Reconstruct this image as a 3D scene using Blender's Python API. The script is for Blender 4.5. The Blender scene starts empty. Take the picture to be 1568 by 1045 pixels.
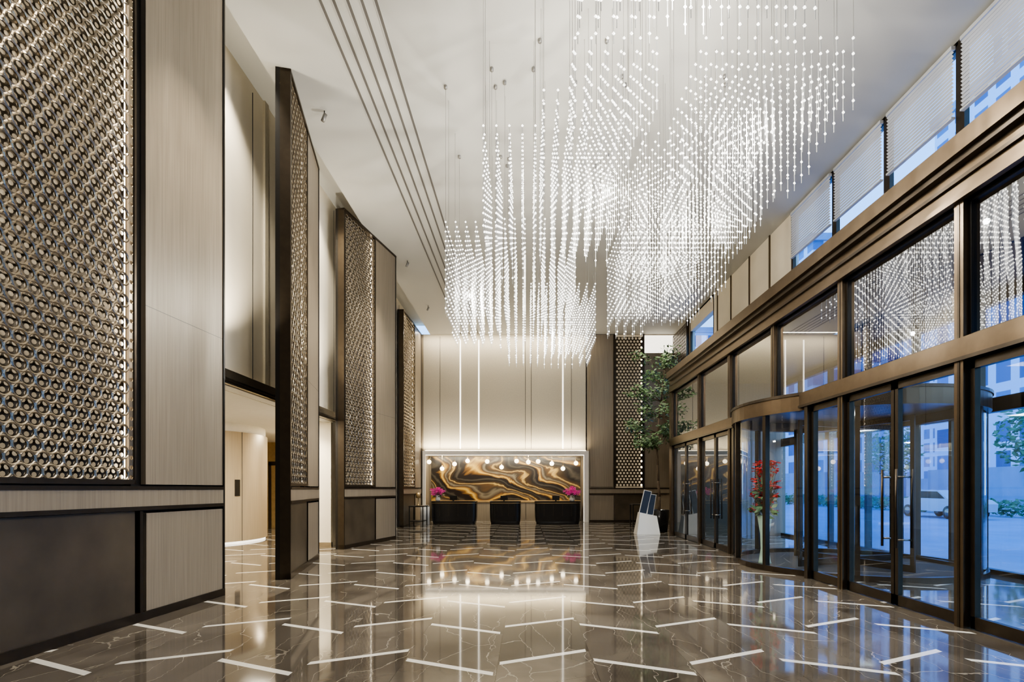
import bpy, math, random
from mathutils import Matrix, Vector
random.seed(7)
scene = bpy.context.scene
H = 1.5
CEIL = 8.45
BACK = 23.5
XR = 4.75
XU = 6.7

# ------------------------------------------------------------------ materials
def new_mat(name):
    m = bpy.data.materials.new(name); m.use_nodes = True
    nt = m.node_tree
    return m, nt, nt.nodes["Principled BSDF"]

def pbr(name, col, rough=0.5, metal=0.0, emis=None, es=0.0, var=0.0, scale=(1,1,1), nscale=8.0, bump=0.0):
    m, nt, b = new_mat(name)
    b.inputs["Roughness"].default_value = rough
    b.inputs["Metallic"].default_value = metal
    tc = nt.nodes.new("ShaderNodeTexCoord")
    mp = nt.nodes.new("ShaderNodeMapping"); mp.inputs["Scale"].default_value = scale
    nz = nt.nodes.new("ShaderNodeTexNoise"); nz.inputs["Scale"].default_value = nscale
    nz.inputs["Detail"].default_value = 4
    nt.links.new(tc.outputs["Object"], mp.inputs[0]); nt.links.new(mp.outputs[0], nz.inputs["Vector"])
    rp = nt.nodes.new("ShaderNodeValToRGB")
    lo = [max(0, c*(1-var)) for c in col]; hi = [min(1, c*(1+var)) for c in col]
    rp.color_ramp.elements[0].position = 0.3; rp.color_ramp.elements[0].color = (*lo, 1)
    rp.color_ramp.elements[1].position = 0.7; rp.color_ramp.elements[1].color = (*hi, 1)
    nt.links.new(nz.outputs["Fac"], rp.inputs[0]); nt.links.new(rp.outputs[0], b.inputs["Base Color"])
    if bump:
        bp = nt.nodes.new("ShaderNodeBump"); bp.inputs["Strength"].default_value = bump
        bp.inputs["Distance"].default_value = 0.01
        nt.links.new(nz.outputs["Fac"], bp.inputs["Height"]); nt.links.new(bp.outputs[0], b.inputs["Normal"])
    if emis:
        b.inputs["Emission Color"].default_value = (*emis, 1); b.inputs["Emission Strength"].default_value = es
    return m

def emit(name, col, s, sample=False, base=0.8):
    m = pbr(name, (base, base, base), 0.4, 0, col, s)
    if not sample:
        try: m.cycles.emission_sampling = 'NONE'
        except Exception: pass
    return m

def glass(name, tint=(1,1,1), base=0.05, gloss=(1,1,1)):
    m = bpy.data.materials.new(name); m.use_nodes = True
    nt = m.node_tree; nt.nodes.clear()
    o = nt.nodes.new("ShaderNodeOutputMaterial"); mx = nt.nodes.new("ShaderNodeMixShader")
    lw = nt.nodes.new("ShaderNodeLayerWeight"); lw.inputs[0].default_value = 0.5
    pw = nt.nodes.new("ShaderNodeMath"); pw.operation = 'POWER'; pw.inputs[1].default_value = 4.5
    nt.links.new(lw.outputs["Facing"], pw.inputs[0])
    ma = nt.nodes.new("ShaderNodeMath"); ma.operation = 'MULTIPLY_ADD'; ma.inputs[1].default_value = 0.95-base; ma.inputs[2].default_value = base
    nt.links.new(pw.outputs[0], ma.inputs[0])
    t = nt.nodes.new("ShaderNodeBsdfTransparent"); t.inputs[0].default_value = (*tint, 1)
    g = nt.nodes.new("ShaderNodeBsdfGlossy"); g.inputs["Roughness"].default_value = 0.01; g.inputs[0].default_value = (*gloss, 1)
    nt.links.new(ma.outputs[0], mx.inputs[0]); nt.links.new(t.outputs[0], mx.inputs[1])
    nt.links.new(g.outputs[0], mx.inputs[2]); nt.links.new(mx.outputs[0], o.inputs[0])
    return m

M = {}
M['bronze'] = pbr('dark_bronze', (0.06, 0.046, 0.032), 0.32, 0.75, var=0.1)
M['bronze2'] = pbr('satin_bronze', (0.125, 0.09, 0.056), 0.33, 0.8, var=0.08)
M['black'] = pbr('black_metal', (0.018, 0.016, 0.014), 0.35, 0.4)
M['taupe'] = pbr('taupe_veneer', (0.26, 0.215, 0.158), 0.38, 0.1, var=0.15, scale=(14, 14, 0.25), nscale=4)
M['darkpanel'] = pbr('dark_leather_panel', (0.085, 0.066, 0.044), 0.33, 0.15, var=0.25, nscale=2)
M['champ'] = pbr('champagne_metal', (0.34, 0.285, 0.21), 0.26, 0.85, var=0.05)
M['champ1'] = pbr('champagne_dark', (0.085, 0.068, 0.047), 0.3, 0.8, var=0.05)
M['champ2'] = pbr('champagne_back_glow', (0.42, 0.355, 0.255), 0.4, 0.2, (1, .8, .52), .13, var=0.1)  # weak emission puts the backlight of the screens into the backing material
M['lobbyw'] = pbr('lobby_wall_veneer', (0.44, 0.37, 0.27), 0.35, 0.3, var=0.06, scale=(8, 8, .3), nscale=3)
M['cream'] = pbr('cream_wall', (0.76, 0.69, 0.56), 0.6, 0, var=0.04, nscale=1.5)
M['fabric'] = pbr('cream_fabric', (0.50, 0.45, 0.35), 0.7, 0, var=0.05, nscale=20)
M['white'] = pbr('white_paint', (0.78, 0.75, 0.68), 0.6, 0, var=0.02)
M['ceil'] = pbr('ceiling_plaster', (0.45, 0.443, 0.41), 0.7, 0, var=0.02, nscale=0.6)
M['groove'] = pbr('groove_dark', (0.10, 0.093, 0.085), 0.6)
M['led'] = emit('led_strip', (1.0, 0.88, 0.68), 7, True)
M['ledw'] = emit('led_strip_soft', (1.0, 0.92, 0.78), 1.4, True)
M['crystal'] = emit('crystal_bead', (1.0, 0.97, 0.89), 2.6, base=0.25)
M['rod'] = emit('acrylic_rod', (1.0, 0.96, 0.88), 0.22, base=0.15)
M['wire'] = pbr('steel_wire', (0.30, 0.29, 0.27), 0.4, 0.6)
M['glass'] = glass('clear_glass', (0.88, 0.95, 0.99), 0.08)
M['glassd'] = glass('tinted_glass', (0.33, 0.40, 0.48), 0.34)
M['glassw'] = glass('facade_glass', (0.80, 0.91, 0.99), 0.05)
M['gold'] = pbr('brushed_gold', (0.55, 0.40, 0.2), 0.3, 0.8, var=0.1)
M['blackgloss'] = pbr('black_lacquer', (0.016, 0.015, 0.015), 0.2, 0)
M['globe'] = emit('globe_lamp', (1.0, 0.85, 0.6), 4, True)
M['leaf'] = pbr('leaf_green', (0.10, 0.18, 0.07), 0.5, 0, var=0.5, nscale=3)
M['bark'] = pbr('bark', (0.12, 0.085, 0.055), 0.8, 0, var=0.3)
M['magenta'] = pbr('magenta_petal', (0.75, 0.12, 0.42), 0.5, 0, (0.8, 0.1, 0.4), .08, var=0.3)
M['red'] = pbr('red_petal', (0.8, 0.04, 0.03), 0.5, 0, var=0.3)
M['porc'] = pbr('white_porcelain', (0.8, 0.79, 0.75), 0.2)
M['celadon'] = pbr('celadon_glaze', (0.55, 0.68, 0.5), 0.2, var=0.1)
M['screenblue'] = pbr('screen_blue', (0.02, 0.025, 0.035), 0.15, 0, (0.1, 0.13, 0.2), 0.1)
M['slat'] = pbr('blind_slat', (0.50, 0.51, 0.52), 0.6, 0)
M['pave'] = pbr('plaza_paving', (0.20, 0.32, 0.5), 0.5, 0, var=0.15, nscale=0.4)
M['carpet'] = pbr('grey_mat', (0.05, 0.05, 0.05), 0.9)
M['steel'] = pbr('steel', (0.3, 0.28, 0.25), 0.25, 0.9)
M['carwhite'] = pbr('car_paint_white', (0.40, 0.5, 0.6), 0.15, 0)

def building_mat():
    m, nt, b = new_mat('building_facade')
    tc = nt.nodes.new("ShaderNodeTexCoord")
    sp = nt.nodes.new("ShaderNodeSeparateXYZ"); nt.links.new(tc.outputs["Object"], sp.inputs[0])
    ad = nt.nodes.new("ShaderNodeMath"); ad.operation = 'ADD'
    nt.links.new(sp.outputs[0], ad.inputs[0]); nt.links.new(sp.outputs[1], ad.inputs[1])
    cb = nt.nodes.new("ShaderNodeCombineXYZ")
    nt.links.new(ad.outputs[0], cb.inputs[0]); nt.links.new(sp.outputs[2], cb.inputs[1])
    br = nt.nodes.new("ShaderNodeTexBrick"); br.offset = 0
    br.inputs["Scale"].default_value = 1; br.inputs["Brick Width"].default_value = 2.2
    br.inputs["Row Height"].default_value = 2.6; br.inputs["Mortar Size"].default_value = 0.42
    br.inputs["Color1"].default_value = (0.02, 0.09, 0.28, 1); br.inputs["Color2"].default_value = (0.06, 0.20, 0.45, 1)
    br.inputs["Mortar"].default_value = (0.42, 0.60, 0.85, 1)
    nt.links.new(cb.outputs[0], br.inputs["Vector"]); nt.links.new(br.outputs[0], b.inputs["Base Color"])
    b.inputs["Roughness"].default_value = 0.4
    return m
M['bldg'] = building_mat()

def mural_mat():
    m, nt, b = new_mat('mural_marbled_gold')
    L = nt.links.new
    tc = nt.nodes.new("ShaderNodeTexCoord")
    n1 = nt.nodes.new("ShaderNodeTexNoise"); n1.inputs["Scale"].default_value = 0.55; n1.inputs["Detail"].default_value = 1.0
    mp0 = nt.nodes.new("ShaderNodeMapping"); mp0.inputs["Scale"].default_value = (0.7, 1, 1.3)
    L(tc.outputs["Object"], mp0.inputs[0]); L(mp0.outputs[0], n1.inputs["Vector"])
    va = nt.nodes.new("ShaderNodeVectorMath"); va.operation = 'MULTIPLY_ADD'
    L(n1.outputs["Color"], va.inputs[0]); va.inputs[1].default_value = (4.5, 0, 2.6); L(tc.outputs["Object"], va.inputs[2])
    sp = nt.nodes.new("ShaderNodeSeparateXYZ"); L(va.outputs[0], sp.inputs[0])
    def mt(op, a, c):
        n = nt.nodes.new("ShaderNodeMath"); n.operation = op
        for i, v in enumerate((a, c)):
            if isinstance(v, (int, float)): n.inputs[i].default_value = v
            else: L(v, n.inputs[i])
        return n.outputs[0]
    s = mt('ADD', mt('MULTIPLY', sp.outputs[0], 0.42), mt('MULTIPLY', sp.outputs[2], 0.85))
    n2 = nt.nodes.new("ShaderNodeTexNoise"); n2.inputs["Scale"].default_value = 2.2; n2.inputs["Detail"].default_value = 3
    L(va.outputs[0], n2.inputs["Vector"])
    s = mt('ADD', s, mt('MULTIPLY', n2.outputs["Fac"], 0.35))
    f = mt('FRACT', s, 0)
    rp = nt.nodes.new("ShaderNodeValToRGB"); cr = rp.color_ramp
    cr.elements[0].position = 0.0; cr.elements[0].color = (0.010, 0.008, 0.006, 1)
    cr.elements[1].position = 1.0; cr.elements[1].color = (0.010, 0.008, 0.006, 1)
    for p, c in ((0.10, (0.06, 0.05, 0.038)), (0.17, (0.012, 0.009, 0.007)), (0.28, (0.013, 0.008, 0.006)), (0.33, (0.16, 0.08, 0.02)), (0.39, (0.50, 0.34, 0.09)), (0.46, (0.20, 0.105, 0.03)), (0.51, (0.05, 0.03, 0.017)),
                 (0.60, (0.16, 0.135, 0.095)), (0.66, (0.04, 0.03, 0.02)), (0.74, (0.09, 0.05, 0.02)), (0.78, (0.42, 0.29, 0.10)), (0.83, (0.05, 0.03, 0.014))):
        e = cr.elements.new(p); e.color = (*c, 1)
    L(f, rp.inputs[0]); L(rp.outputs[0], b.inputs["Base Color"])
    b.inputs["Roughness"].default_value = 0.3
    return m
M['mural'] = mural_mat()

def floor_mat():
    m, nt, b = new_mat('polished_marble_floor')
    L = nt.links.new
    def math_(op, a, c=None, d=None):
        n = nt.nodes.new("ShaderNodeMath"); n.operation = op
        for i, v in enumerate((a, c, d)):
            if v is None: continue
            if isinstance(v, (int, float)): n.inputs[i].default_value = v
            else: L(v, n.inputs[i])
        return n.outputs[0]
    tc = nt.nodes.new("ShaderNodeTexCoord")
    sp = nt.nodes.new("ShaderNodeSeparateXYZ"); L(tc.outputs["Object"], sp.inputs[0])
    X, Y = sp.outputs[0], sp.outputs[1]
    xs = math_('DIVIDE', math_('ADD', X, 1.88), 0.82)
    c = math_('FLOOR', xs); f = math_('SUBTRACT', xs, c)
    par = math_('FLOORED_MODULO', c, 2.0)
    up = math_('MULTIPLY', f, 0.38)
    dn = math_('SUBTRACT', 0.11, math_('MULTIPLY', f, 0.37))
    sh = math_('ADD', math_('MULTIPLY', up, math_('SUBTRACT', 1.0, par)), math_('MULTIPLY', dn, par))
    r = math_('DIVIDE', math_('SUBTRACT', math_('SUBTRACT', Y, 4.44), sh), 1.2)
    row = math_('FLOOR', r); fr = math_('SUBTRACT', r, row)
    strip = math_('MULTIPLY', math_('LESS_THAN', fr, 0.064), math_('MULTIPLY', math_('GREATER_THAN', f, 0.02), math_('LESS_THAN', f, 0.97)))
    seam = math_('MAXIMUM', math_('LESS_THAN', f, 0.005), math_('LESS_THAN', math_('ABSOLUTE', math_('SUBTRACT', fr, 0.5)), 0.002))
    cb = nt.nodes.new("ShaderNodeCombineXYZ"); L(c, cb.inputs[0]); L(row, cb.inputs[1])
    wn = nt.nodes.new("ShaderNodeTexWhiteNoise"); wn.noise_dimensions = '2D'; L(cb.outputs[0], wn.inputs["Vector"])
    off = nt.nodes.new("ShaderNodeVectorMath"); off.operation = 'MULTIPLY_ADD'
    L(wn.outputs["Color"], off.inputs[0]); off.inputs[1].default_value = (30, 30, 30); L(tc.outputs["Object"], off.inputs[2])
    n1 = nt.nodes.new("ShaderNodeTexNoise"); n1.inputs["Scale"].default_value = 1.3; n1.inputs["Detail"].default_value = 8
    n1.inputs["Distortion"].default_value = 0.6; L(off.outputs[0], n1.inputs["Vector"])
    rp = nt.nodes.new("ShaderNodeValToRGB")
    rp.color_ramp.elements[0].position = 0.3; rp.color_ramp.elements[0].color = (0.076, 0.064, 0.051, 1)
    rp.color_ramp.elements[1].position = 0.75; rp.color_ramp.elements[1].color = (0.175, 0.152, 0.123, 1)
    L(n1.outputs["Fac"], rp.inputs[0])
    tone = math_('ADD', 0.78, math_('MULTIPLY', wn.outputs["Value"], 0.44))
    mt = nt.nodes.new("ShaderNodeVectorMath"); mt.operation = 'SCALE'; L(rp.outputs[0], mt.inputs[0]); L(tone, mt.inputs["Scale"])
    vo = nt.nodes.new("ShaderNodeTexVoronoi"); vo.feature = 'DISTANCE_TO_EDGE'; vo.inputs["Scale"].default_value = 1.3
    wp = nt.nodes.new("ShaderNodeTexNoise"); wp.inputs["Scale"].default_value = 2.5; wp.inputs["Detail"].default_value = 4; L(off.outputs[0], wp.inputs["Vector"])
    va = nt.nodes.new("ShaderNodeVectorMath"); va.operation = 'MULTIPLY_ADD'; L(wp.outputs["Color"], va.inputs[0]); va.inputs[1].default_value = (.3,.3,.3); L(off.outputs[0], va.inputs[2])
    vm = nt.nodes.new("ShaderNodeMapping"); vm.inputs["Scale"].default_value = (2.0, .5, 1); vm.inputs["Rotation"].default_value = (0,0,.8); L(va.outputs[0], vm.inputs[0])
    L(vm.outputs[0], vo.inputs["Vector"])
    vein = math_('MULTIPLY', math_('LESS_THAN', vo.outputs["Distance"], 0.005), math_('MULTIPLY', wp.outputs["Fac"], 0.75))
    def mix(fac, a, col):
        n = nt.nodes.new("ShaderNodeMix"); n.data_type = 'RGBA'; L(fac, n.inputs[0]); L(a, n.inputs[6]); n.inputs[7].default_value = (*col, 1)
        return n.outputs[2]
    o = mix(vein, mt.outputs[0], (0.6, 0.54, 0.44))
    o = mix(seam, o, (0.04, 0.032, 0.024))
    o = mix(strip, o, (0.9, 0.87, 0.8))
    L(o, b.inputs["Base Color"])
    b.inputs["Roughness"].default_value = 0.05
    b.inputs["IOR"].default_value = 2.0
    return m
M['floor'] = floor_mat()

# ------------------------------------------------------------------ mesh builder
class MB:
    def __init__(s):
        s.v = []; s.f = []; s.m = []; s.mats = []; s.T = None; s.sm = []
    def mi(s, k):
        if k not in s.mats: s.mats.append(k)
        return s.mats.index(k)
    def add(s, vs, fs, k, smooth=False):
        b = len(s.v)
        if s.T is not None: vs = [tuple(s.T @ Vector(p)) for p in vs]
        s.v.extend(vs); i = s.mi(k)
        for f in fs:
            s.f.append([b + j for j in f]); s.m.append(i); s.sm.append(smooth)
    def box(s, x0, x1, y0, y1, z0, z1, k):
        vs = [(x, y, z) for z in (z0, z1) for y in (y0, y1) for x in (x0, x1)]
        s.add(vs, [(0,2,3,1), (4,5,7,6), (0,1,5,4), (2,6,7,3), (0,4,6,2), (1,3,7,5)], k)
    def quad(s, pts, k): s.add(list(pts), [tuple(range(len(pts)))], k)
    def lathe(s, prof, c, k, seg=24, a0=0, a1=2*math.pi, smooth=True):
        full = abs(a1 - a0 - 2*math.pi) < 1e-6
        n = seg if full else seg + 1
        vs = []
        for r, z in prof:
            for i in range(n):
                a = a0 + (a1 - a0) * i / seg
                vs.append((c[0] + r*math.cos(a), c[1] + r*math.sin(a), c[2] + z))
        fs = []
        for j in range(len(prof)-1):
            for i in range(seg):
                i2 = (i+1) % n
                fs.append((j*n+i, j*n+i2, (j+1)*n+i2, (j+1)*n+i))
        s.add(vs, fs, k, smooth)
    def tube(s, p0, p1, r, k, seg=6, r1=None):
        p0 = Vector(p0); p1 = Vector(p1); d = (p1-p0)
        if d.length < 1e-6: return
        d.normalize(); a = d.orthogonal().normalized(); b = d.cross(a); r1 = r if r1 is None else r1
        vs = []
        for p, rr in ((p0, r), (p1, r1)):
            for i in range(seg):
                t = 2*math.pi*i/seg
                vs.append(tuple(p + a*rr*math.cos(t) + b*rr*math.sin(t)))
        fs = [(i, (i+1) % seg, seg+(i+1) % seg, seg+i) for i in range(seg)]
        fs.append(tuple(range(seg-1, -1, -1))); fs.append(tuple(range(seg, 2*seg)))
        s.add(vs, fs, k, True)
    def sphere(s, c, r, k, seg=16, rings=10, sz=1.0):
        prof = [(max(1e-4, r*math.sin(math.pi*i/rings)), -r*sz*math.cos(math.pi*i/rings)) for i in range(rings+1)]
        s.lathe(prof, c, k, seg)
    def octa(s, x, y, z, r, h, k):
        s.add([(x+r,y,z),(x,y+r,z),(x-r,y,z),(x,y-r,z),(x,y,z+h),(x,y,z-h)],
              [(0,1,4),(1,2,4),(2,3,4),(3,0,4),(1,0,5),(2,1,5),(3,2,5),(0,3,5)], k)
    def arcbox(s, c, r0, r1, a0, a1, z0, z1, k, seg=32):
        vs = []
        for i in range(seg+1):
            a = a0 + (a1-a0)*i/seg
            for r, z in ((r0, z0), (r1, z0), (r1, z1), (r0, z1)):
                vs.append((c[0]+r*math.cos(a), c[1]+r*math.sin(a), z))
        fs = []
        for i in range(seg):
            for j in range(4):
                fs.append((i*4+j, i*4+(j+1) % 4, (i+1)*4+(j+1) % 4, (i+1)*4+j))
        fs.append((0,1,2,3)); fs.append((seg*4+3, seg*4+2, seg*4+1, seg*4))
        s.add(vs, fs, k)
    def done(s, name, parent=None):
        me = bpy.data.meshes.new(name); me.from_pydata(s.v, [], s.f)
        for k in s.mats: me.materials.append(M[k])
        me.polygons.foreach_set("material_index", s.m)
        me.polygons.foreach_set("use_smooth", s.sm)
        me.update()
        o = bpy.data.objects.new(name, me); scene.collection.objects.link(o)
        if parent: o.parent = parent
        return o

def lattice(mb, s0, s1, z0, z1, p, hr, d, depth, k):
    """pierced screen in local frame: x along, y outward, z up"""
    ns = max(1, round((s1-s0)/p)); nz = max(1, round((z1-z0)/(p*.9)))
    ps = (s1-s0)/ns; pz = (z1-z0)/nz
    sq = [(1,0),(1,1),(0,1),(-1,1),(-1,0),(-1,-1),(0,-1),(1,-1)]
    for j in range(nz):
        st = j % 2
        zc = z0 + (j+.5)*pz
        if st:
            for a, b in ((s0, s0+ps/2), (s1-ps/2, s1)):
                mb.quad([(a,d,zc-pz/2),(b,d,zc-pz/2),(b,d,zc+pz/2),(a,d,zc+pz/2)], k)
        for i in range(ns - st):
            sc = s0 + (i + .5 + .5*st)*ps
            vs = [(sc+q[0]*ps/2, d, zc+q[1]*pz/2) for q in sq]
            hole = [(sc+hr*math.cos(math.pi*t/4), zc+hr*math.sin(math.pi*t/4)) for t in range(8)]
            vs += [(a, d, b) for a, b in hole]; vs += [(a, d-depth, b) for a, b in hole]
            fs = []
            for t in range(8):
                u = (t+1) % 8
                fs.append((t, u, 8+u, 8+t))
                if depth: fs.append((8+t, 8+u, 16+u, 16+t))
            mb.add(vs, fs, k)

def rings(mb, s0, s1, z0, z1, p, d, k, w=.022, depth=.02, n=14):
    """rows of circular rings on a staggered grid, each ring overlapping its neighbours"""
    ns = int((s1-s0)/p); nz = int((z1-z0)/(p*.87)); ps = (s1-s0)/ns; pz = (z1-z0)/nz
    R = ps*.50
    for j in range(nz):
        zc = z0 + (j+.5)*pz
        for i in range(ns - (j % 2)):
            sc = s0 + (i+.5+.5*(j % 2))*ps
            dd = d - .004*((i+j) % 2)
            vs = []
            for t in range(n):
                a = 2*math.pi*t/n; c_, s_ = math.cos(a), math.sin(a)
                ro, ri = R+w/2, R-w/2
                vs += [(sc+ro*c_, dd-.006, zc+ro*s_), (sc+R*c_, dd, zc+R*s_), (sc+ri*c_, dd-.006, zc+ri*s_), (sc+ri*c_, dd-depth, zc+ri*s_)]
            fs = []
            for t in range(n):
                u = (t+1) % n
                for q in range(3): fs.append((t*4+q, u*4+q, u*4+q+1, t*4+q+1))
            mb.add(vs, fs, k, False)

def frame_from(p0, p1):
    d = Vector((p1[0]-p0[0], p1[1]-p0[1], 0)); L = d.length; d.normalize()
    n = Vector((d.y, -d.x, 0))
    T = Matrix(((d.x, n.x, 0, p0[0]), (d.y, n.y, 0, p0[1]), (0, 0, 1, 0), (0, 0, 0, 1)))
    return T, L

def fin(name, p0, p1, sections, T_=0.2, top=CEIL, pitch=0.1):
    mb = MB(); mb.T, L = frame_from(p0, p1)
    mb.box(0, L, -T_, -0.15, 0, top, 'black')
    mb.box(0, 0.03, -0.15, 0.015, 0, top, 'bronze'); mb.box(L-0.03, L, -0.15, 0.015, 0, top, 'black')
    mb.box(0, L, -0.13, 0.02, top-0.05, top, 'bronze')
    for kind, a, b in sections:
        if kind == 'screen':
            mb.box(a, b, -0.15, -0.14, 1.55, top-0.05, 'champ2')
            rings(mb, a+.03, b-.09, 1.6, top-0.1, pitch, 0.0, 'champ')
            lattice(mb, a+.03, b-.09, 1.6, top-0.1, pitch/2, pitch*0.18, -0.06, 0.0, 'champ1')
            lattice(mb, b-.09, b-.03, 1.6, top-0.1, .06, .024, -0.0, 0.01, 'champ')
            mb.box(b-.075, b-.05, -0.10, -0.08, 1.6, top-0.1, 'led')
            mb.box(a, a+.03, -0.12, 0.012, 1.55, top-0.05, 'bronze'); mb.box(b-.03, b, -0.12, 0.012, 1.55, top-0.05, 'bronze')
            mb.box(a, b, -0.12, 0.012, 1.55, 1.6, 'bronze')
            mb.box(a, b, -0.13, -0.01, 0.1, 1.25, 'darkpanel')
        elif kind == 'panel':
            mb.box(a, b, -0.13, 0.0, 1.55, top-0.05, 'taupe'); mb.box(a+.01, b, -0.13, 0.0, 0.1, 1.22, 'taupe')
            mb.box(a, b, -0.01, 0.0005, 3.6, 3.606, 'groove') 
        elif kind == 'strip':
            mb.box(a, b, -0.13, -0.06, 0.1, top, 'black')
            mb.box(a+(b-a)*.35, a+(b-a)*.65, -0.13, 0.01, 0.1, 1.25, 'bronze')
    mb.box(0.03, L-.03, -0.13, 0.022, 1.49, 1.53, 'bronze')
    mb.box(0.03, L-.03, -0.13, 0.012, 1.30, 1.49, 'taupe')
    mb.box(0.03, L-.03, -0.13, 0.022, 1.255, 1.30, 'bronze')
    mb.box(0, L, -0.13, 0.018, 0, 0.1, 'bronze')
    return mb.done(name)

# ------------------------------------------------------------------ room shell
mb = MB(); mb.box(-13.2, 8.6, -3.2, 25.2, -0.12, 0, 'floor'); mb.done('floor')

mb = MB()
mb.box(-4.3, 6.95, -3.2, BACK+.2, CEIL, CEIL+.6, 'ceil')
mb.box(-5.25, -4.3, -3.2, BACK+.2, CEIL+.45, CEIL+.6, 'ceil')
mb.done('ceiling')
for x in (-2.92, -2.73, -2.53, -2.33, -2.13):
    mb = MB(); mb.box(x-.022, x+.022, -3, BACK-.05, CEIL-.006, CEIL+.002, 'groove')
    mb.box(x-.034, x-.022, -3, BACK-.05, CEIL-.012, CEIL+.002, 'ceil'); mb.box(x+.022, x+.034, -3, BACK-.05, CEIL-.012, CEIL+.002, 'ceil')
    mb.done('ceiling_air_slot')

# left wall
mb = MB()
mb.box(-5.2, -5.0, -3.2, BACK, 3.4, CEIL+.45, 'cream')
mb.box(-5.2, -5.0, -3.2, 7.2, 0, 3.4, 'cream')
mb.box(-5.2, -5.0, 13.5, BACK, 0, 3.4, 'cream')
for y in (8.6, 9.55, 12.2, 13.6, 15.2, 17, 19, 20.6, 22):
    mb.box(-5.0, -4.99, y, y+.015, 3.5, CEIL+.3, 'groove')
mb.box(-5.0, -4.96, 9.95, 10.08, 3.4, CEIL+.45, 'fabric')
mb.done('wall_left')
mb = MB(); mb.box(-5.25, -4.86, 7.2, 13.5, 3.22, 3.4, 'champ'); mb.box(-5.25, -4.9, 7.2, 13.5, 3.40, 3.47, 'champ')
mb.box(-5.25, -4.82, 7.2, 13.5, 3.26, 3.30, 'bronze'); mb.done('trim_1')

# fins
def along(p0, p1, y):
    return (y - p0[1]) / (p1[1]-p0[1])
p0 = (-4.85, -1.0); p1 = (-4.25, 7.36)
L = math.hypot(p1[0]-p0[0], p1[1]-p0[1])
g = lambda y: along(p0, p1, y)*L
fin('screen_partition', p0, p1, [('panel', .03, g(2.2)), ('strip', g(2.2), g(2.35)), ('screen', g(2.35), g(5.84)), ('strip', g(5.84), g(5.98)), ('panel', g(5.98), L-.03)], .3, pitch=0.135)
for p0, p1, t in (((-3.9, 8.63), (-4.48, 11.3), .55), ((-4.5, 12.9), (-3.88, 15.6), .56), ((-4.74, 20.2), (-4.68, 23.4), .62)):
    L = math.hypot(p1[0]-p0[0], p1[1]-p0[1])
    fin('screen_partition', p0, p1, [('screen', .05, L*t), ('strip', L*t, L*t+.04), ('panel', L*t+.04, L-.03)], .22, pitch=.145)

# elevator lobby
mb = MB(); mb.box(-13.2, -5.2, 7.0, 20.4, 3.3, 3.5, 'white'); mb.box(-5.2, -4.95, 7.2, 13.5, 3.21, 3.26, 'white'); mb.done('ceiling_lobby')
mb = MB(); mb.box(-13.4, -13.2, 7.0, 20.4, 0, 3.5, 'cream'); mb.done('wall_lobby_left')
mb = MB(); mb.box(-13.2, -5.0, 6.95, 7.15, 0, 3.3, 'cream'); mb.done('wall_lobby_near')
mb = MB(); mb.box(-13.2, -5.2, 20.2, 20.4, 0, 3.3, 'gold'); mb.done('wall_lobby_far')
mb = MB(); mb.box(-5.9, -5.2, 13.5, 20.2, 0, 3.3, 'cream'); mb.box(-5.9, -5.01, 13.44, 13.5, 0, 3.22, 'cream'); mb.box(-5.94, -4.99, 13.40, 13.5, 0, .12, 'champ'); mb.done('wall_lobby_return')
mb = MB()
c = (-9.75, 15.1, 0)
mb.lathe([(2.05, 0.06), (2.05, 3.06)], c, 'lobbyw', 64)
mb.lathe([(2.0, 0), (2.0, 0.06)], c, 'ledw', 64)
mb.lathe([(2.0, 3.06), (2.0, 3.3)], c, 'white', 64)
for a in (-75, -52, -20, -110):
    mb.arcbox(c, 2.05, 2.06, math.radians(a), math.radians(a+.4), .06, 3.06, 'groove', 1)
mb.arcbox(c, 2.04, 2.07, math.radians(-26), math.radians(-22), 1.3, 1.75, 'black', 2)
mb.done('wall_lobby_curved')
mb = MB()
for x0 in (-9.9, -8.1):
    mb.box(x0, x0+.1, 20.1, 20.19, 0, 2.5, 'bronze'); mb.box(x0+1.4, x0+1.5, 20.1, 20.19, 0, 2.5, 'bronze'); mb.box(x0, x0+1.5, 20.1, 20.19, 2.4, 2.55, 'bronze')
    mb.box(x0+.1, x0+.74, 20.13, 20.19, 0, 2.4, 'gold'); mb.box(x0+.76, x0+1.4, 20.13, 20.19, 0, 2.4, 'gold')
mb.done('door_1')

# back wall
mb = MB()
mb.box(-5.2, -4.6, BACK, BACK+.2, 0, CEIL, 'taupe')
mb.box(-4.6, 2.75, BACK, BACK+.2, 3.2, CEIL, 'fabric')
mb.box(2.8, 6.95, BACK, BACK+.2, 0, CEIL, 'taupe')
mb.box(2.7, 2.8, BACK, BACK+1.5, 0, CEIL, 'taupe')
for x in (-3.85, -0.02, .25, 2.05):
    mb.box(x-.01, x+.01, BACK-.003, BACK, 3.3, CEIL-.1, 'groove')
mb.box(-5.2, 2.8, 25.0, 25.2, 0, 3.6, 'taupe'); mb.box(-5.2, -4.6, BACK+.2, 25, 0, 3.4, 'taupe')
mb.box(-4.6, 2.7, BACK+.2, 25, 3.05, 3.2, 'white')
mb.done('wall_back')
mb = MB()
for x in (-2.94, -2.11, 1.67): mb.box(x-.03, x+.03, BACK-.012, BACK-.004, 3.3, CEIL-.25, 'ledw')
mb.done('wall_light_strip')
mb = MB()
mb.box(-4.62, 2.82, BACK-.12, BACK-.004, 3.03, 3.2, 'white'); mb.box(2.62, 2.82, BACK-.12, BACK-.004, 0, 3.03, 'white'); mb.box(-4.62, -4.5, BACK-.12, BACK-.004, 0, 3.03, 'white')
mb.box(-4.5, 2.62, BACK-.02, BACK+.03, 3.0, 3.03, 'ledw'); mb.box(-4.5, 2.7, BACK-.10, BACK-.04, 3.2, 3.215, 'led')
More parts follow.
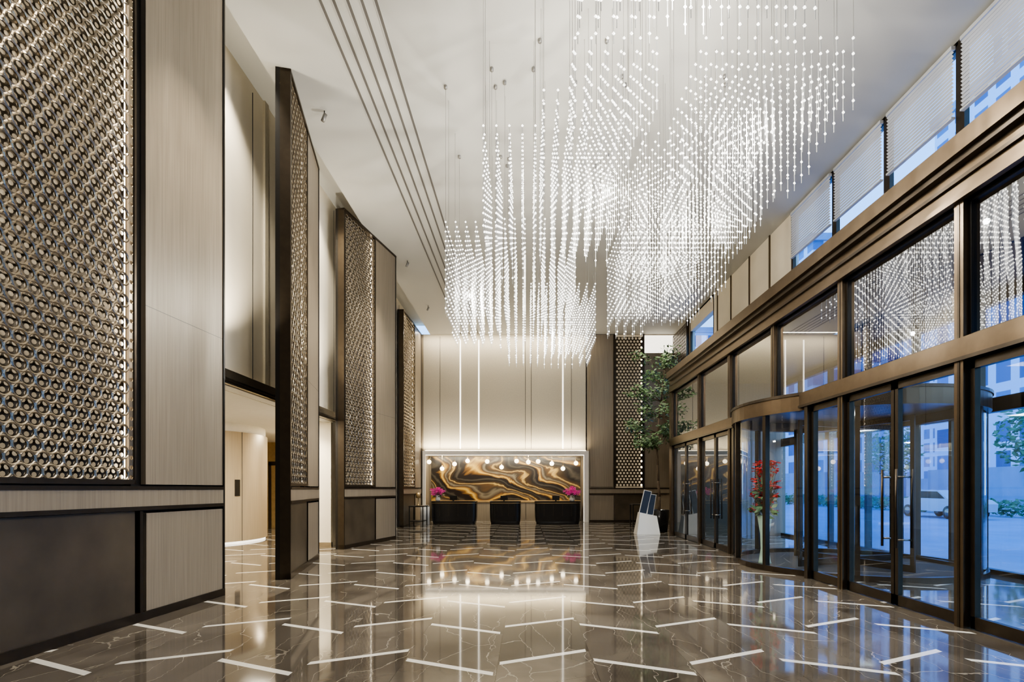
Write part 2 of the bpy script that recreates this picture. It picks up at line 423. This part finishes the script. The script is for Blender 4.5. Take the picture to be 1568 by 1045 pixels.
mb.box(2.60, 2.62, BACK-.05, BACK-.02, 0.02, 3.0, 'ledw')
mb.done('trim_2')
mb = MB(); mb.T = Matrix(((1,0,0,0),(0,-1,0,BACK),(0,0,1,0),(0,0,0,1)))
mb.box(3.97, 5.29, 0.005, 0.02, 1.55, CEIL-.02, 'champ2')
lattice(mb, 4.02, 5.24, 1.6, CEIL-.15, .15, .055, .12, .02, 'champ1')
mb.box(5.2, 5.23, .03, .06, 1.6, CEIL-.15, 'led')
mb.box(3.95, 4.02, .005, .14, 1.53, CEIL-.02, 'bronze'); mb.box(5.24, 5.31, .005, .14, 1.53, CEIL-.02, 'bronze')
mb.box(3.97, 5.29, .005, .08, .1, 1.25, 'darkpanel')
mb.box(2.9, 3.93, .005, .06, .1, 1.2, 'taupe'); mb.box(2.9, 3.93, .005, .06, 1.58, CEIL-.02, 'taupe')
mb.box(2.85, 6.65, .005, .14, 1.49, 1.53, 'bronze'); mb.box(2.85, 6.65, .005, .12, 1.3, 1.49, 'taupe'); mb.box(2.85, 6.65, .005, .14, 1.25, 1.3, 'bronze')
mb.box(2.85, 6.65, .005, .14, 0, .1, 'bronze')
mb.box(5.33, 6.65, .005, .03, 7.6, CEIL-.05, 'ledw'); mb.box(5.33, 6.65, .005, .05, 1.55, 7.6, 'taupe')
mb.done('decorative_wall_screen')
mb = MB(); mb.box(-4.5, 2.6, 24.9, 24.96, .95, 3.03, 'mural'); mb.box(-4.5, 2.6, 24.88, 24.97, .9, .95, 'gold'); mb.done('abstract_mural')
mb = MB(); mb.box(-4.4, 2.5, 24.45, 24.86, 0, .86, 'taupe'); mb.box(-4.42, 2.52, 24.43, 24.87, .86, .9, 'gold'); 
for x in (-3, -1.5, 0, 1.5): mb.box(x-.006, x+.006, 24.44, 24.45, .05, .85, 'bronze')
mb.done('back_counter')

# front wall behind camera
mb = MB(); mb.box(-5.2, 6.95, -3.2, -3.0, 0, CEIL+.45, 'taupe'); mb.done('wall_front')

# right upper wall
mb = MB()
mb.box(XU, XU+.2, 13.2, 18.6, 5.25, CEIL, 'cream'); mb.box(XU, XU+.2, 21.3, BACK, 0, CEIL, 'cream')
mb.box(XU, XU+.2, 16.9, 21.3, 0, 5.25, 'taupe'); mb.box(XU, XU+.2, 18.6, 21.3, 7.9, CEIL, 'cream')
for y in (14.3, 15.6, 17, 18.2): mb.box(XU-.03, XU, y, y+.05, 5.25, CEIL, 'bronze2')
mb.box(XR-.05, XU, 16.9, 17.1, 0, 5.1, 'bronze2')
mb.done('wall_right')
mb = MB(); mb.T, _ = frame_from((XU, BACK-.05), (XU, 21.4))
lattice(mb, 0, 2.0, 1.6, CEIL-.1, .15, .055, .1, .02, 'champ1'); mb.box(0, 2.05, .01, .03, 1.55, CEIL-.05, 'champ2')
mb.box(-.0, 2.08, .01, .13, 1.5, 1.58, 'bronze'); mb.box(2.0, 2.08, .01, .13, 1.5, CEIL-.02, 'bronze')
mb.done('decorative_wall_screen')

def upper_window(i, y0, y1):
    mb = MB()
    mb.box(XU, XU+.08, y0-.04, y0+.04, 5.25, CEIL, 'bronze'); mb.box(XU, XU+.08, y1-.04, y1+.04, 5.25, CEIL, 'bronze')
    mb.box(XU, XU+.08, y0, y1, CEIL-.06, CEIL, 'bronze'); mb.box(XU, XU+.08, y0, y1, 5.25, 5.32, 'bronze')
    mb.quad([(XU+.06, y0, 5.3), (XU+.06, y1, 5.3), (XU+.06, y1, CEIL-.05), (XU+.06, y0, CEIL-.05)], 'glassw')
    mb.done('window_%d' % i)
k = 1
YB = [-2.0, -.35, 1.3, 3.0, 4.76, 6.41, 8.06, 9.7, 11.35, 13.18]
for a, b in zip(YB[:-1], YB[1:]):
    upper_window(k, a+.04, b-.04); k += 1
    mb = MB()
    z = CEIL-.12
    zb = 7.3
    while z > zb:
        mb.add([(XU-.06, a+.08, z), (XU-.06, b-.08, z), (XU-.03, b-.08, z-.026), (XU-.03, a+.08, z-.026)], [(0,1,2,3)], 'slat'); z -= .06
    mb.box(XU-.07, XU-.005, a+.08, b-.08, zb-.03, zb, 'slat'); mb.box(XU-.07, XU-.005, a+.08, b-.08, CEIL-.1, CEIL-.04, 'slat')
    mb.done('window_blind')
upper_window(k, 18.64, 21.26); k += 1
mb = MB(); mb.box(XU, XU+.2, -3.2, -2.0, 5.25, CEIL, 'cream'); mb.done('wall_right_near')

# ------------------------------------------------------------------ storefront
PO = [-2.9, -.76, 1.38, 3.52, 5.66, 7.8, 9.94, 12.08, 14.22, 16.84]
DC = (6.35, 10.3); DR = 2.1
mb = MB()
mb.box(XR-.05, XR+.2, -3, 16.9, 4.6, 5.05, 'bronze2')
mb.box(XR-.09, XR+.2, -3, 16.9, 4.82, 4.86, 'bronze')
mb.box(XR-.12, XR+.2, -3, 16.9, 4.60, 4.66, 'bronze2')
mb.box(XR-.2, XU, -3, 16.9, 5.05, 5.25, 'bronze2')
mb.box(XR-.14, XR, -3, 16.9, 4.98, 5.05, 'bronze')
mb.box(XR+.2, 8.3, -3, 16.9, 4.9, 5.05, 'black')
for y0, y1 in ((-3, 8.95), (11.65, 16.9)):
    mb.box(XR-.07, XR+.12, y0, y1, 2.88, 3.13, 'bronze2'); mb.box(XR-.09, XR+.12, y0, y1, 2.88, 2.92, 'bronze')
mb.box(XR, XR+.12, 8.9, 11.7, 3.0, 3.13, 'bronze2')
for y in PO:
    z0 = 3.13 if 9 < y < 11.7 else 0
    mb.box(XR-.06, XR+.12, y-.06, y+.06, z0, 4.6, 'bronze2'); mb.box(XR-.065, XR-.05, y-.015, y+.015, z0, 4.6, 'bronze')
for y in (8.75, 11.85): mb.box(XR-.06, XR+.12, y-.05, y+.05, 0, 3.0, 'bronze')
mb.done('storefront_frame')
wn = 20
for a, b in zip(PO[:-1], PO[1:]):
    mb = MB(); a2, b2 = a+.06, b-.06
    mb.quad([(XR+.03, a2, 3.13), (XR+.03, b2, 3.13), (XR+.03, b2, 4.6), (XR+.03, a2, 4.6)], 'glassd')
    for q in ((a2, a2+.03, 3.13, 4.6), (b2-.03, b2, 3.13, 4.6), (a2, b2, 3.13, 3.16), (a2, b2, 4.57, 4.6)):
        mb.box(XR, XR+.06, q[0], q[1], q[2], q[3], 'black')
    mb.done('window_%d' % wn); wn += 1
dn = 2
def leaf(y0, y1, handle=None):
    global dn
    mb = MB(); w = .055
    mb.box(XR, XR+.06, y0, y0+w, .01, 2.87, 'bronze'); mb.box(XR, XR+.06, y1-w, y1, .01, 2.87, 'bronze')
    mb.box(XR, XR+.06, y0, y1, .01, .14, 'bronze'); mb.box(XR, XR+.06, y0, y1, 2.78, 2.87, 'bronze')
    mb.quad([(XR+.03, y0+w, .14), (XR+.03, y1-w, .14), (XR+.03, y1-w, 2.78), (XR+.03, y0+w, 2.78)], 'glass')
    if handle is not None:
        for dx in (-.07, .13):
            mb.tube((XR+dx, handle, .75), (XR+dx, handle, 1.75), .016, 'bronze', 8)
        for z in (.85, 1.65): mb.tube((XR-.07, handle, z), (XR+.13, handle, z), .012, 'steel', 6)
    mb.done('door_%d' % dn); dn += 1
leaf(-2.8, -.84); leaf(-.7, .31); leaf(.33, 1.3); leaf(1.46, 3.44); leaf(3.6, 5.58)
leaf(5.74, 6.72, 6.6); leaf(6.74, 7.72, 6.86); leaf(7.88, 8.68)
leaf(12.16, 13.1, 13.0); leaf(13.12, 14.14, 13.2); leaf(14.3, 15.5, 15.4); leaf(15.53, 16.75, 15.65)

# revolving door
mb = MB(); c = DC; pi = math.pi
mb.arcbox(c, DR-.12, DR+.03, 0, 2*pi, 2.84, 3.14, 'bronze2', 72)
mb.arcbox(c, DR-.14, DR+.05, 0, 2*pi, 3.10, 3.15, 'bronze', 72)
mb.arcbox(c, .01, DR-.1, 0, 2*pi, 3.04, 3.10, 'bronze', 48)
mb.arcbox(c, DR-.1, DR, 0, 2*pi, 0, .1, 'bronze', 72)
mb.lathe([(.02, .012), (DR-.1, .012)], (c[0], c[1], 0), 'carpet', 48)
mb.lathe([(DR-.04, .1), (DR-.04, 2.84)], (c[0], c[1], 0), 'glass', 72, math.radians(118), math.radians(242))
mb.lathe([(DR-.04, .1), (DR-.04, 2.84)], (c[0], c[1], 0), 'glass', 40, math.radians(-60), math.radians(60))
for a in (118, 142, 171, 200, 222, 242, -60, -30, 0, 30, 60):
    a = math.radians(a); x, y = c[0]+(DR-.04)*math.cos(a), c[1]+(DR-.04)*math.sin(a)
    mb.T = Matrix.Translation((x, y, 0)) @ Matrix.Rotation(a, 4, 'Z')
    mb.box(-.05, .05, -.035, .035, .1, 2.84, 'bronze'); mb.T = None
mb.tube((c[0], c[1], 0), (c[0], c[1], 3.05), .06, 'steel', 12)
for a in (20, 110, 200, 290):
    mb.T = Matrix.Translation((c[0], c[1], 0)) @ Matrix.Rotation(math.radians(a), 4, 'Z')
    mb.box(.06, .12, -.02, .02, .03, 2.8, 'bronze'); mb.box(1.2, 1.27, -.02, .02, .03, 2.8, 'bronze')
    mb.box(.06, 1.27, -.02, .02, .03, .16, 'bronze'); mb.box(.06, 1.27, -.02, .02, 2.7, 2.8, 'bronze')
    mb.quad([(.1, 0, .1), (1.22, 0, .1), (1.22, 0, 2.75), (.1, 0, 2.75)], 'glass'); mb.T = None
mb.done('revolving_door')

# outer facade of vestibule
mb = MB(); XO = 8.2
for y in [-2.9 + 1.55*i for i in range(13)]:
    mb.box(XO, XO+.12, y-.05, y+.05, 0, 4.9, 'bronze')
mb.box(XO, XO+.14, -3, 16.8, 2.85, 3.1, 'bronze'); mb.box(XO, XO+.14, -3, 16.8, 4.75, 4.9, 'bronze'); mb.box(XO, XO+.14, -3, 16.8, 0, .08, 'bronze')
mb.quad([(XO+.06, -3, .08), (XO+.06, 16.8, .08), (XO+.06, 16.8, 4.8), (XO+.06, -3, 4.8)], 'glassw')
mb.done('vestibule_facade')
mb = MB(); mb.box(XU+.2, XO+.2, 16.9, 17.1, 0, 4.9, 'taupe'); mb.done('wall_vestibule_far')
mb = MB(); mb.box(XR+.2, XO+.2, -3.2, -3.02, 0, 4.9, 'taupe'); mb.done('wall_vestibule_near')
# exterior
mb = MB(); mb.box(8.6, 140, -60, 160, -.14, -.02, 'pave'); mb.done('exterior_ground')
for (x, y, w, d, h) in ((46, 48, 9, 10, 38), (38, 66, 10, 12, 30), (66, 60, 12, 14, 60), (60, 24, 16, 14, 24), (30, 88, 14, 12, 26), (90, 100, 30, 30, 50), (75, 5, 16, 16, 50)):
    mb = MB(); mb.box(x-w/2, x+w/2, y-d/2, y+d/2, -.02, h, 'bldg'); mb.box(x-w/2-.3, x+w/2+.3, y-d/2-.3, y+d/2+.3, h, h+.8, 'pave')
    mb.box(x-w/2-.4, x+w/2+.4, y-d/2-.4, y+d/2+.4, -.02, 3.4, 'pave')
    mb.done('office_building')
def leaves(mb, c, rx, rz, n, size, k='leaf'):
    for _ in range(n):
        while True:
            p = Vector((random.uniform(-1,1), random.uniform(-1,1), random.uniform(-1,1)))
            if p.length < 1: break
        q = Vector((c[0]+p.x*rx, c[1]+p.y*rx, c[2]+p.z*rz))
        a = Vector((random.uniform(-1,1), random.uniform(-1,1), random.uniform(-.7,.4))).normalized(); b = a.orthogonal().normalized()
        s = size*random.uniform(.6, 1.2)
        mb.add([tuple(q), tuple(q+a*s*.5+b*s*.22), tuple(q+a*s), tuple(q+a*s*.5-b*s*.22)], [(0,1,2,3)], k)
mb = MB()
for i in range(26): leaves(mb, (26, 12+i*1.6, .5), .9, .5, 160, .35)
mb.done('hedge')
for x, y in ((28.5, 29), (31, 44)):
    mb = MB(); mb.tube((x, y, -.02), (x, y, 3), .14, 'bark', 8, .08)
    leaves(mb, (x, y, 4.6), 1.9, 2.2, 900, .45); mb.done('street_tree')
def car(x, y, paint):
    mb = MB()
    prof = [(-2.2,.35),(-2.25,.75),(-1.9,.95),(-1.3,1.0),(-.7,1.42),(.7,1.45),(1.4,1.02),(2.1,.9),(2.25,.6),(2.2,.35)]
    vs = [(x-.85, y+a, b) for a, b in prof]+[(x+.85, y+a, b) for a, b in prof]; n = len(prof)
    fs = [tuple(range(n)), tuple(range(2*n-1, n-1, -1))]+[(i, n+i, n+(i+1) % n, (i+1) % n) for i in range(n)]
    mb.add(vs, fs, paint)
    for sx in (-.86, .84):
        mb.quad([(x+sx, y-1.15, 1.0), (x+sx, y+1.25, 1.02), (x+sx, y+.65, 1.38), (x+sx, y-.65, 1.36)], 'black')
        for w_ in (-1.35, 1.4): mb.tube((x+sx-.02, y+w_, .31), (x+sx+.1, y+w_, .31), .33, 'black', 18); mb.tube((x+sx-.03, y+w_, .31), (x+sx+.11, y+w_, .31), .2, 'steel', 12)
    mb.done('parked_car')
car(22, 27.5, 'carwhite')

# ------------------------------------------------------------------ chandelier
mb = MB()
blocks = [(.5,1.42,4.5,5.02,6.7,5.85), (1.5,2.6,4.4,5.0,6.7,5.75), (.52,1.45,5.5,6.2,6.25,5.45), (.22,1.27,6.35,8.1,6.35,5.1),
          (-.56,.14,6.9,8.7,6.3,5.0), (-1.38,-.5,9.0,10.9,6.1,4.5), (-.36,.9,8.9,11.0,6.1,4.65), (-.4,1.65,11.2,12.95,5.9,4.65),
          (1.9,3.55,5.5,6.9,6.25,5.5), (1.62,3.5,7.05,8.8,6.3,5.2), (1.7,3.45,8.95,10.9,6.2,4.95)]
GX, GY = .172, .172
for bi, (x0, x1, y0, y1, zt, zb) in enumerate(blocks):
    nx = int((x1-x0)/GX+.03)+1; ny = int((y1-y0)/GY+.03)+1
    for i in range(nx):
        for j in range(ny):
            x = x0+i*GX; y = y0+j*GY
            qi, qj = i//5, j//5
            w = .165*((qi+qj+bi) % 2)
            if x0 > 1.4 and y0 > 5.2: w += .165*(qi-1)
            n = max(3, round((zt-(zb+w))/.165))
            mb.box(x-.0035, x+.0035, y-.0035, y+.0035, zt-n*.165-.1, zt, 'rod')
            for q in range(n+1): mb.octa(x, y, zt-q*.165, .0175, .022, 'crystal')
            if (i in (0, nx-1) or i % 4 == 0) and (j in (0, ny-1) or j % 5 == 2):
                mb.box(x-.002, x+.002, y-.002, y+.002, zt, CEIL, 'wire')
    for a_ in (0, nx-1):
        for b_ in (0, ny-1):
            mb.lathe([(.001, CEIL-.05), (.03, CEIL-.05), (.03, CEIL)], (x0+a_*GX, y0+b_*GY, 0), 'wire', 10)
mb.done('crystal_rod_chandelier')

# ------------------------------------------------------------------ reception
def superloft(mb, c, w, d, prof, k, n=4.0, seg=48):
    vs = []
    for s, z in prof:
        for i in range(seg):
            a = 2*math.pi*i/seg; ca, sa = math.cos(a), math.sin(a)
            vs.append((c[0]+s*w/2*math.copysign(abs(ca)**(2/n), ca), c[1]+s*d/2*math.copysign(abs(sa)**(2/n), sa), z))
    fs = []
    for j in range(len(prof)-1):
        for i in range(seg):
            i2 = (i+1) % seg; fs.append((j*seg+i, j*seg+i2, (j+1)*seg+i2, (j+1)*seg+i))
    fs.append(tuple(range(seg-1, -1, -1))); fs.append(tuple((len(prof)-1)*seg+i for i in range(seg)))
    mb.add(vs, fs, k, False)
def desk(x, w):
    mb = MB(); c = (x, 22.45)
    superloft(mb, c, w, .8, [(.93, 0), (.94, .05), (.97, .12), (.99, .3), (1, .6), (1, .88)], 'blackgloss', 6)
    superloft(mb, c, w, .8, [(.97, .88), (.97, .905)], 'gold', 6)
    superloft(mb, c, w, .8, [(1.01, .905), (1.01, .96), (1.0, .97)], 'blackgloss', 6)
    for t in (-.3, -.1, .1, .3): mb.box(x+t*w-.004, x+t*w+.004, 22.45-.402, 22.45-.39, .35, .85, 'bronze')
    mb.box(x-.22, x+.1, 22.5, 22.53, 1.0, 1.2, 'black'); mb.box(x-.1, x-.03, 22.48, 22.56, .97, 1.01, 'black')
    mb.done('reception_desk')
desk(-3.05, 1.93); desk(-.87, 1.32); desk(1.36, 1.95)
def bouquet(x, y, z, s, k, name, vase='porc', tall=.25, n=26):
    mb = MB()
    mb.lathe([(.001, 0), (.07*s, 0), (.1*s, .3*tall/.25*.25), (.07*s, tall*.8), (.085*s, tall), (.06*s, tall-.01), (.001, tall-.02)], (x, y, z), vase, 20)
    for i in range(n):
        a = random.uniform(0, 6.28); r = random.uniform(0, .28)*s; h = z+tall+random.uniform(.06, .30)*s - r*.3
        p = Vector((x+r*math.cos(a), y+r*math.sin(a), h))
        mb.tube((x, y, z+tall-.03), p, .005, 'leaf', 4)
        for t in range(6):
            b = 2*math.pi*t/6 + a
            d = Vector((math.cos(b), math.sin(b), .5)).normalized()*.085*s; e = Vector((-math.sin(b), math.cos(b), 0))*.04*s
            mb.add([tuple(p), tuple(p+d*.6+e), tuple(p+d), tuple(p+d*.6-e)], [(0,1,2,3)], k)
            d.z *= -1
            mb.add([tuple(p), tuple(p+d*.6+e), tuple(p+d), tuple(p+d*.6-e)], [(0,1,2,3)], k)
    leaves(mb, (x, y, z+tall+.03*s), .2*s, .10*s, 60, .13*s)
    mb.done(name)
bouquet(-3.75, 22.3, .975, 1.1, 'magenta', 'flower_arrangement', n=40)
bouquet(1.98, 22.3, .975, 1.25, 'magenta', 'flower_arrangement', n=40)
def redvase(x, y):
    mb = MB()
    mb.lathe([(.001, .012), (.13, .012), (.11, .06), (.075, .3), (.085, .6), (.14, .95), (.13, .97), (.001, .93)], (x, y, 0), 'celadon', 28)
    for i in range(80):
        a = random.uniform(0, 6.28); h = random.uniform(1.05, 2.05); r = random.uniform(.02, .26)*(1.1-.35*abs(h-1.5))
        p = Vector((x+r*math.cos(a), y+r*math.sin(a), h)); mb.tube((x, y, .93), p, .005, 'leaf', 4)
        for t in range(7):
            b = 2*math.pi*t/7+a; d = Vector((math.cos(b), math.sin(b), random.uniform(-.6, .6))).normalized()*.095; e = Vector((-math.sin(b), math.cos(b), .2))*.035
            mb.add([tuple(p), tuple(p+d*.6+e), tuple(p+d), tuple(p+d*.6-e)], [(0,1,2,3)], 'red')
    leaves(mb, (x, y, 1.25), .24, .35, 130, .18); mb.done('red_flower_vase')
redvase(4.78, 10.45)
# pendants
mb = MB()
for (u, z, y) in ((657, 2.72, 23.7), (677, 2.42, 23.9), (696, 2.62, 23.6), (716, 2.78, 24.1), (746, 2.74, 23.7), (791, 2.76, 23.7), (809, 2.72, 23.9), (824, 2.74, 23.6), (845, 2.66, 24.1), (862, 2.42, 23.8), (882, 2.66, 23.7), (768, 2.5, 24.2)):
    x = (u-805)*y/800; r = .1
    mb.sphere((x, y, z), r, 'globe', 14, 8); mb.tube((x, y, z+r), (x, y, 3.05), .006, 'gold', 5); mb.tube((x, y, z+r-.02), (x, y, z+r+.05), .03, 'gold', 8)
mb.done('globe_pendant_cluster')
# left console and pedestal
mb = MB()
mb.box(-4.6, -4.0, 20.5, 21.4, .78, .82, 'black')
for x in (-4.57, -4.04):
    for y in (20.53, 21.36): mb.box(x-.02, x+.02, y-.02, y+.02, 0, .78, 'black')
mb.box(-4.55, -4.05, 20.55, 21.35, .2, .23, 'black'); mb.done('console_table')
mb = MB(); mb.lathe([(.001, 0), (.2, 0), (.2, .78), (.18, .8), (.001, .8)], (-4.26, 22.1, 0), 'porc', 28); mb.lathe([(.205, .76), (.205, .79)], (-4.26, 22.1, 0), 'gold', 28); mb.done('round_pedestal')
mb = MB(); mb.lathe([(.001, 0), (.07, 0), (.06, .03), (.015, .06), (.015, .3), (.1, .32), (.08, .52), (.001, .52)], (-4.3, 20.9, .82), 'gold', 20); mb.done('table_lamp')
mb = MB()
mb.box(4.15, 5.0, 20.3, 20.9, .86, .9, 'black')
for x in (4.18, 4.97):
    for y in (20.33, 20.87): mb.box(x-.02, x+.02, y-.02, y+.02, 0, .86, 'black')
mb.box(4.2, 4.95, 20.35, 20.85, .12, .15, 'black'); mb.done('side_table')
# kiosk sign
mb = MB(); kx, ky = 4.03, 17.4
b0, b1 = .38, .26
vs = [(kx-b0, ky-.28, 0), (kx+b0, ky-.28, 0), (kx+b0, ky+.28, 0), (kx-b0, ky+.28, 0), (kx-b1, ky-.16, .72), (kx+b1+.04, ky-.16, .6), (kx+b1+.04, ky+.16, .6), (kx-b1, ky+.16, .72)]
mb.add(vs, [(0,3,2,1), (0,1,5,4), (1,2,6,5), (2,3,7,6), (3,0,4,7), (4,5,6,7)], 'porc')
def slab(x0, z0, x1, z1, w, y, k, rim):
    d = Vector((x1-x0, 0, z1-z0)).normalized(); n = Vector((d.z, 0, -d.x))*w
    for kk, e, yy in ((rim, .02, y), (k, 0, y-.012)):
        p = [Vector((x0, yy, z0))-n-d*e-n*e/w, Vector((x0, yy, z0))+n-d*e+n*e/w, Vector((x1, yy, z1))+n+d*e+n*e/w, Vector((x1, yy, z1))-n+d*e-n*e/w]
        q = [v+Vector((0, .035, 0)) for v in p]
        mb.add([tuple(v) for v in p+q], [(0,1,2,3), (7,6,5,4), (0,4,5,1), (1,5,6,2), (2,6,7,3), (3,7,4,0)], kk)
slab(kx-.15, .68, kx+.02, 1.42, .11, ky-.08, 'screenblue', 'porc')
slab(kx+.12, .64, kx+.22, 1.3, .09, ky+.04, 'screenblue', 'porc')
mb.done('information_kiosk')
# indoor tree
mb = MB(); tx, ty = 4.7, 18.4
mb.lathe([(.001, 0), (.28, 0), (.38, .75), (.34, .76), (.32, .68), (.001, .66)], (tx, ty, 0), 'blackgloss', 28)
pt = Vector((tx, ty, .66))
for i in range(9):
    q = pt + Vector((random.uniform(-.07, .07), random.uniform(-.07, .07), .56)); mb.tube(pt, q, .05-.004*i, 'bark', 7, .05-.004*(i+1)); 
    if i > 2:
        for b in range(6):
            a = random.uniform(0, 6.28); rr = random.uniform(.5, 1.1)*(1-.05*abs(i-5))
            e = q + Vector((math.cos(a)*rr, math.sin(a)*rr, random.uniform(.15, .6))); mb.tube(q, e, .016, 'bark', 5, .006)
            leaves(mb, tuple(e), .32, .22, 50, .17); leaves(mb, tuple(q.lerp(e, .6)), .25, .18, 22, .15)
    pt = q
mb.done('indoor_tree')

for x, y in ((-3.7, 9.6), (-3.6, 15.9), (-3.7, 19.8)):
    mb = MB()
    mb.tube((x, y, CEIL), (x, y, CEIL-.06), .01, 'black', 6); mb.tube((x+.02, y, CEIL-.06), (x-.03, y, CEIL-.19), .035, 'wire', 12); mb.done('track_spotlight')

# ------------------------------------------------------------------ lights
def light(kind, name, loc, energy, col=(1, .9, .74), aim=None, **kw):
    d = bpy.data.lights.new(name, kind); d.energy = energy; d.color = col
    for k_, v in kw.items(): setattr(d, k_, v)
    o = bpy.data.objects.new(name, d); scene.collection.objects.link(o); o.location = loc
    if aim is not None:
        o.rotation_euler = (Vector(aim)-Vector(loc)).to_track_quat('-Z', 'Y').to_euler()
    return o
for p, e in (((1.0, 7.2, 5.6), 250), ((2.7, 6.3, 5.9), 210), ((2.5, 8, 5.6), 160), ((-.9, 10, 5.2), 230), ((.6, 12.1, 5.1), 200), ((1.5, 4.75, 6.0), 130)):
    light('POINT', 'chandelier_lamp', p, e, (1, .95, .85), shadow_soft_size=.04)
for y in (3.5, 8, 13, 18, 21.5):
    for x in (-3.5, 4.2):
        light('SPOT', 'ceiling_fill_lamp', (x, y, CEIL-.03), 200, (1, .9, .74), (x, y, 0), spot_size=1.3, spot_blend=.8, shadow_soft_size=.03)  # added spots without fixtures, general fill from the ceiling
for y, tx_ in ((4.4, -4.5), (6.7, -4.3), (9.9, -4.2), (14.2, -4.2), (21.5, -4.7)):
    light('SPOT', 'wall_washer_lamp', (-2.6, y-.4, CEIL-.05), 480, (1, .9, .72), (tx_, y, 4.6), spot_size=.8, spot_blend=1, shadow_soft_size=.05)
for y, e in ((8.3, 600), (12.0, 560), (17.6, 300), (20.3, 240)):
    light('SPOT', 'cove_lamp', (-4.5, y, CEIL+.3), e, (1, .92, .76), (-5.0, y+.9, 4.5), spot_size=1.3, spot_blend=1, shadow_soft_size=.08)
for y in (8.3, 9.9, 11.9):
    light('SPOT', 'cove_lamp', (-4.35, y, 3.7), 330, (1, .92, .76), (-5.0, y+.3, 7.0), spot_size=1.8, spot_blend=1, shadow_soft_size=.06)
# lobby
for x, y in ((-6.5, 9.5), (-6.3, 12.2), (-9.5, 10.5), (-6.8, 17)):
    light('AREA', 'lobby_lamp', (x, y, 3.27), 110, (1, .89, .70), (x, y, 0), shape='RECTANGLE', size=.6, size_y=.6)
light('SPOT', 'lobby_wall_lamp', (-5.45, 12.6, 3.2), 140, (1, .9, .7), (-5.4, 13.5, 1), spot_size=1.6, spot_blend=1, shadow_soft_size=.05)
# back wall wash
light('AREA', 'back_wall_cove_lamp', (-1.0, BACK-.25, 3.3), 125, (1, .88, .66), (-1.0, BACK+.1, 6), shape='RECTANGLE', size=7.2, size_y=.1)
light('AREA', 'back_wall_top_lamp', (-1.0, BACK-.5, CEIL-.06), 100, (1, .9, .72), (-1.0, BACK+.1, 5), shape='RECTANGLE', size=7.2, size_y=.1)
light('AREA', 'niche_lamp', (-1.0, 23.9, 3.03), 140, (1, .9, .7), (-1.0, 24.6, 1.2), shape='RECTANGLE', size=7.0, size_y=.12)
light('SPOT', 'tree_fill_lamp', (3.4, 16.6, CEIL-.05), 350, (1, .93, .8), (4.7, 18.4, 3.5), spot_size=.7, spot_blend=.8, shadow_soft_size=.04)  # added spot with no fixture, brightens the indoor tree
for y in (6, 10.5, 14): light('AREA', 'vestibule_lamp', (6.4, y, 4.85 if y != 10.5 else 3.0), 40, (1, .93, .8), (6.4, y, 0), shape='RECTANGLE', size=.5, size_y=.5)

# world
w = bpy.data.worlds.new('sky'); scene.world = w; w.use_nodes = True
nt = w.node_tree; bg = nt.nodes['Background']
tc = nt.nodes.new("ShaderNodeTexCoord"); sp = nt.nodes.new("ShaderNodeSeparateXYZ"); rp = nt.nodes.new("ShaderNodeValToRGB")
nt.links.new(tc.outputs["Generated"], sp.inputs[0]); nt.links.new(sp.outputs[2], rp.inputs[0])
rp.color_ramp.elements[0].position = 0.0; rp.color_ramp.elements[0].color = (.40, .68, 1, 1)
rp.color_ramp.elements[1].position = .6; rp.color_ramp.elements[1].color = (.14, .40, 1, 1)
nt.links.new(rp.outputs[0], bg.inputs[0]); bg.inputs[1].default_value = 2.1

# camera
cd = bpy.data.cameras.new('camera'); cam = bpy.data.objects.new('camera', cd); scene.collection.objects.link(cam)
cam.location = (0, 0, H); cam.rotation_euler = (math.pi/2, 0, 0)
cd.sensor_width = 36; cd.lens = 800/1568*36; cd.shift_x = -21/1568; cd.shift_y = 226.5/1568
cd.clip_end = 500; scene.camera = cam
scene.view_settings.view_transform = 'AgX'
try: scene.view_settings.look = 'AgX - Medium High Contrast'
except Exception: pass
scene.view_settings.exposure = 0.7
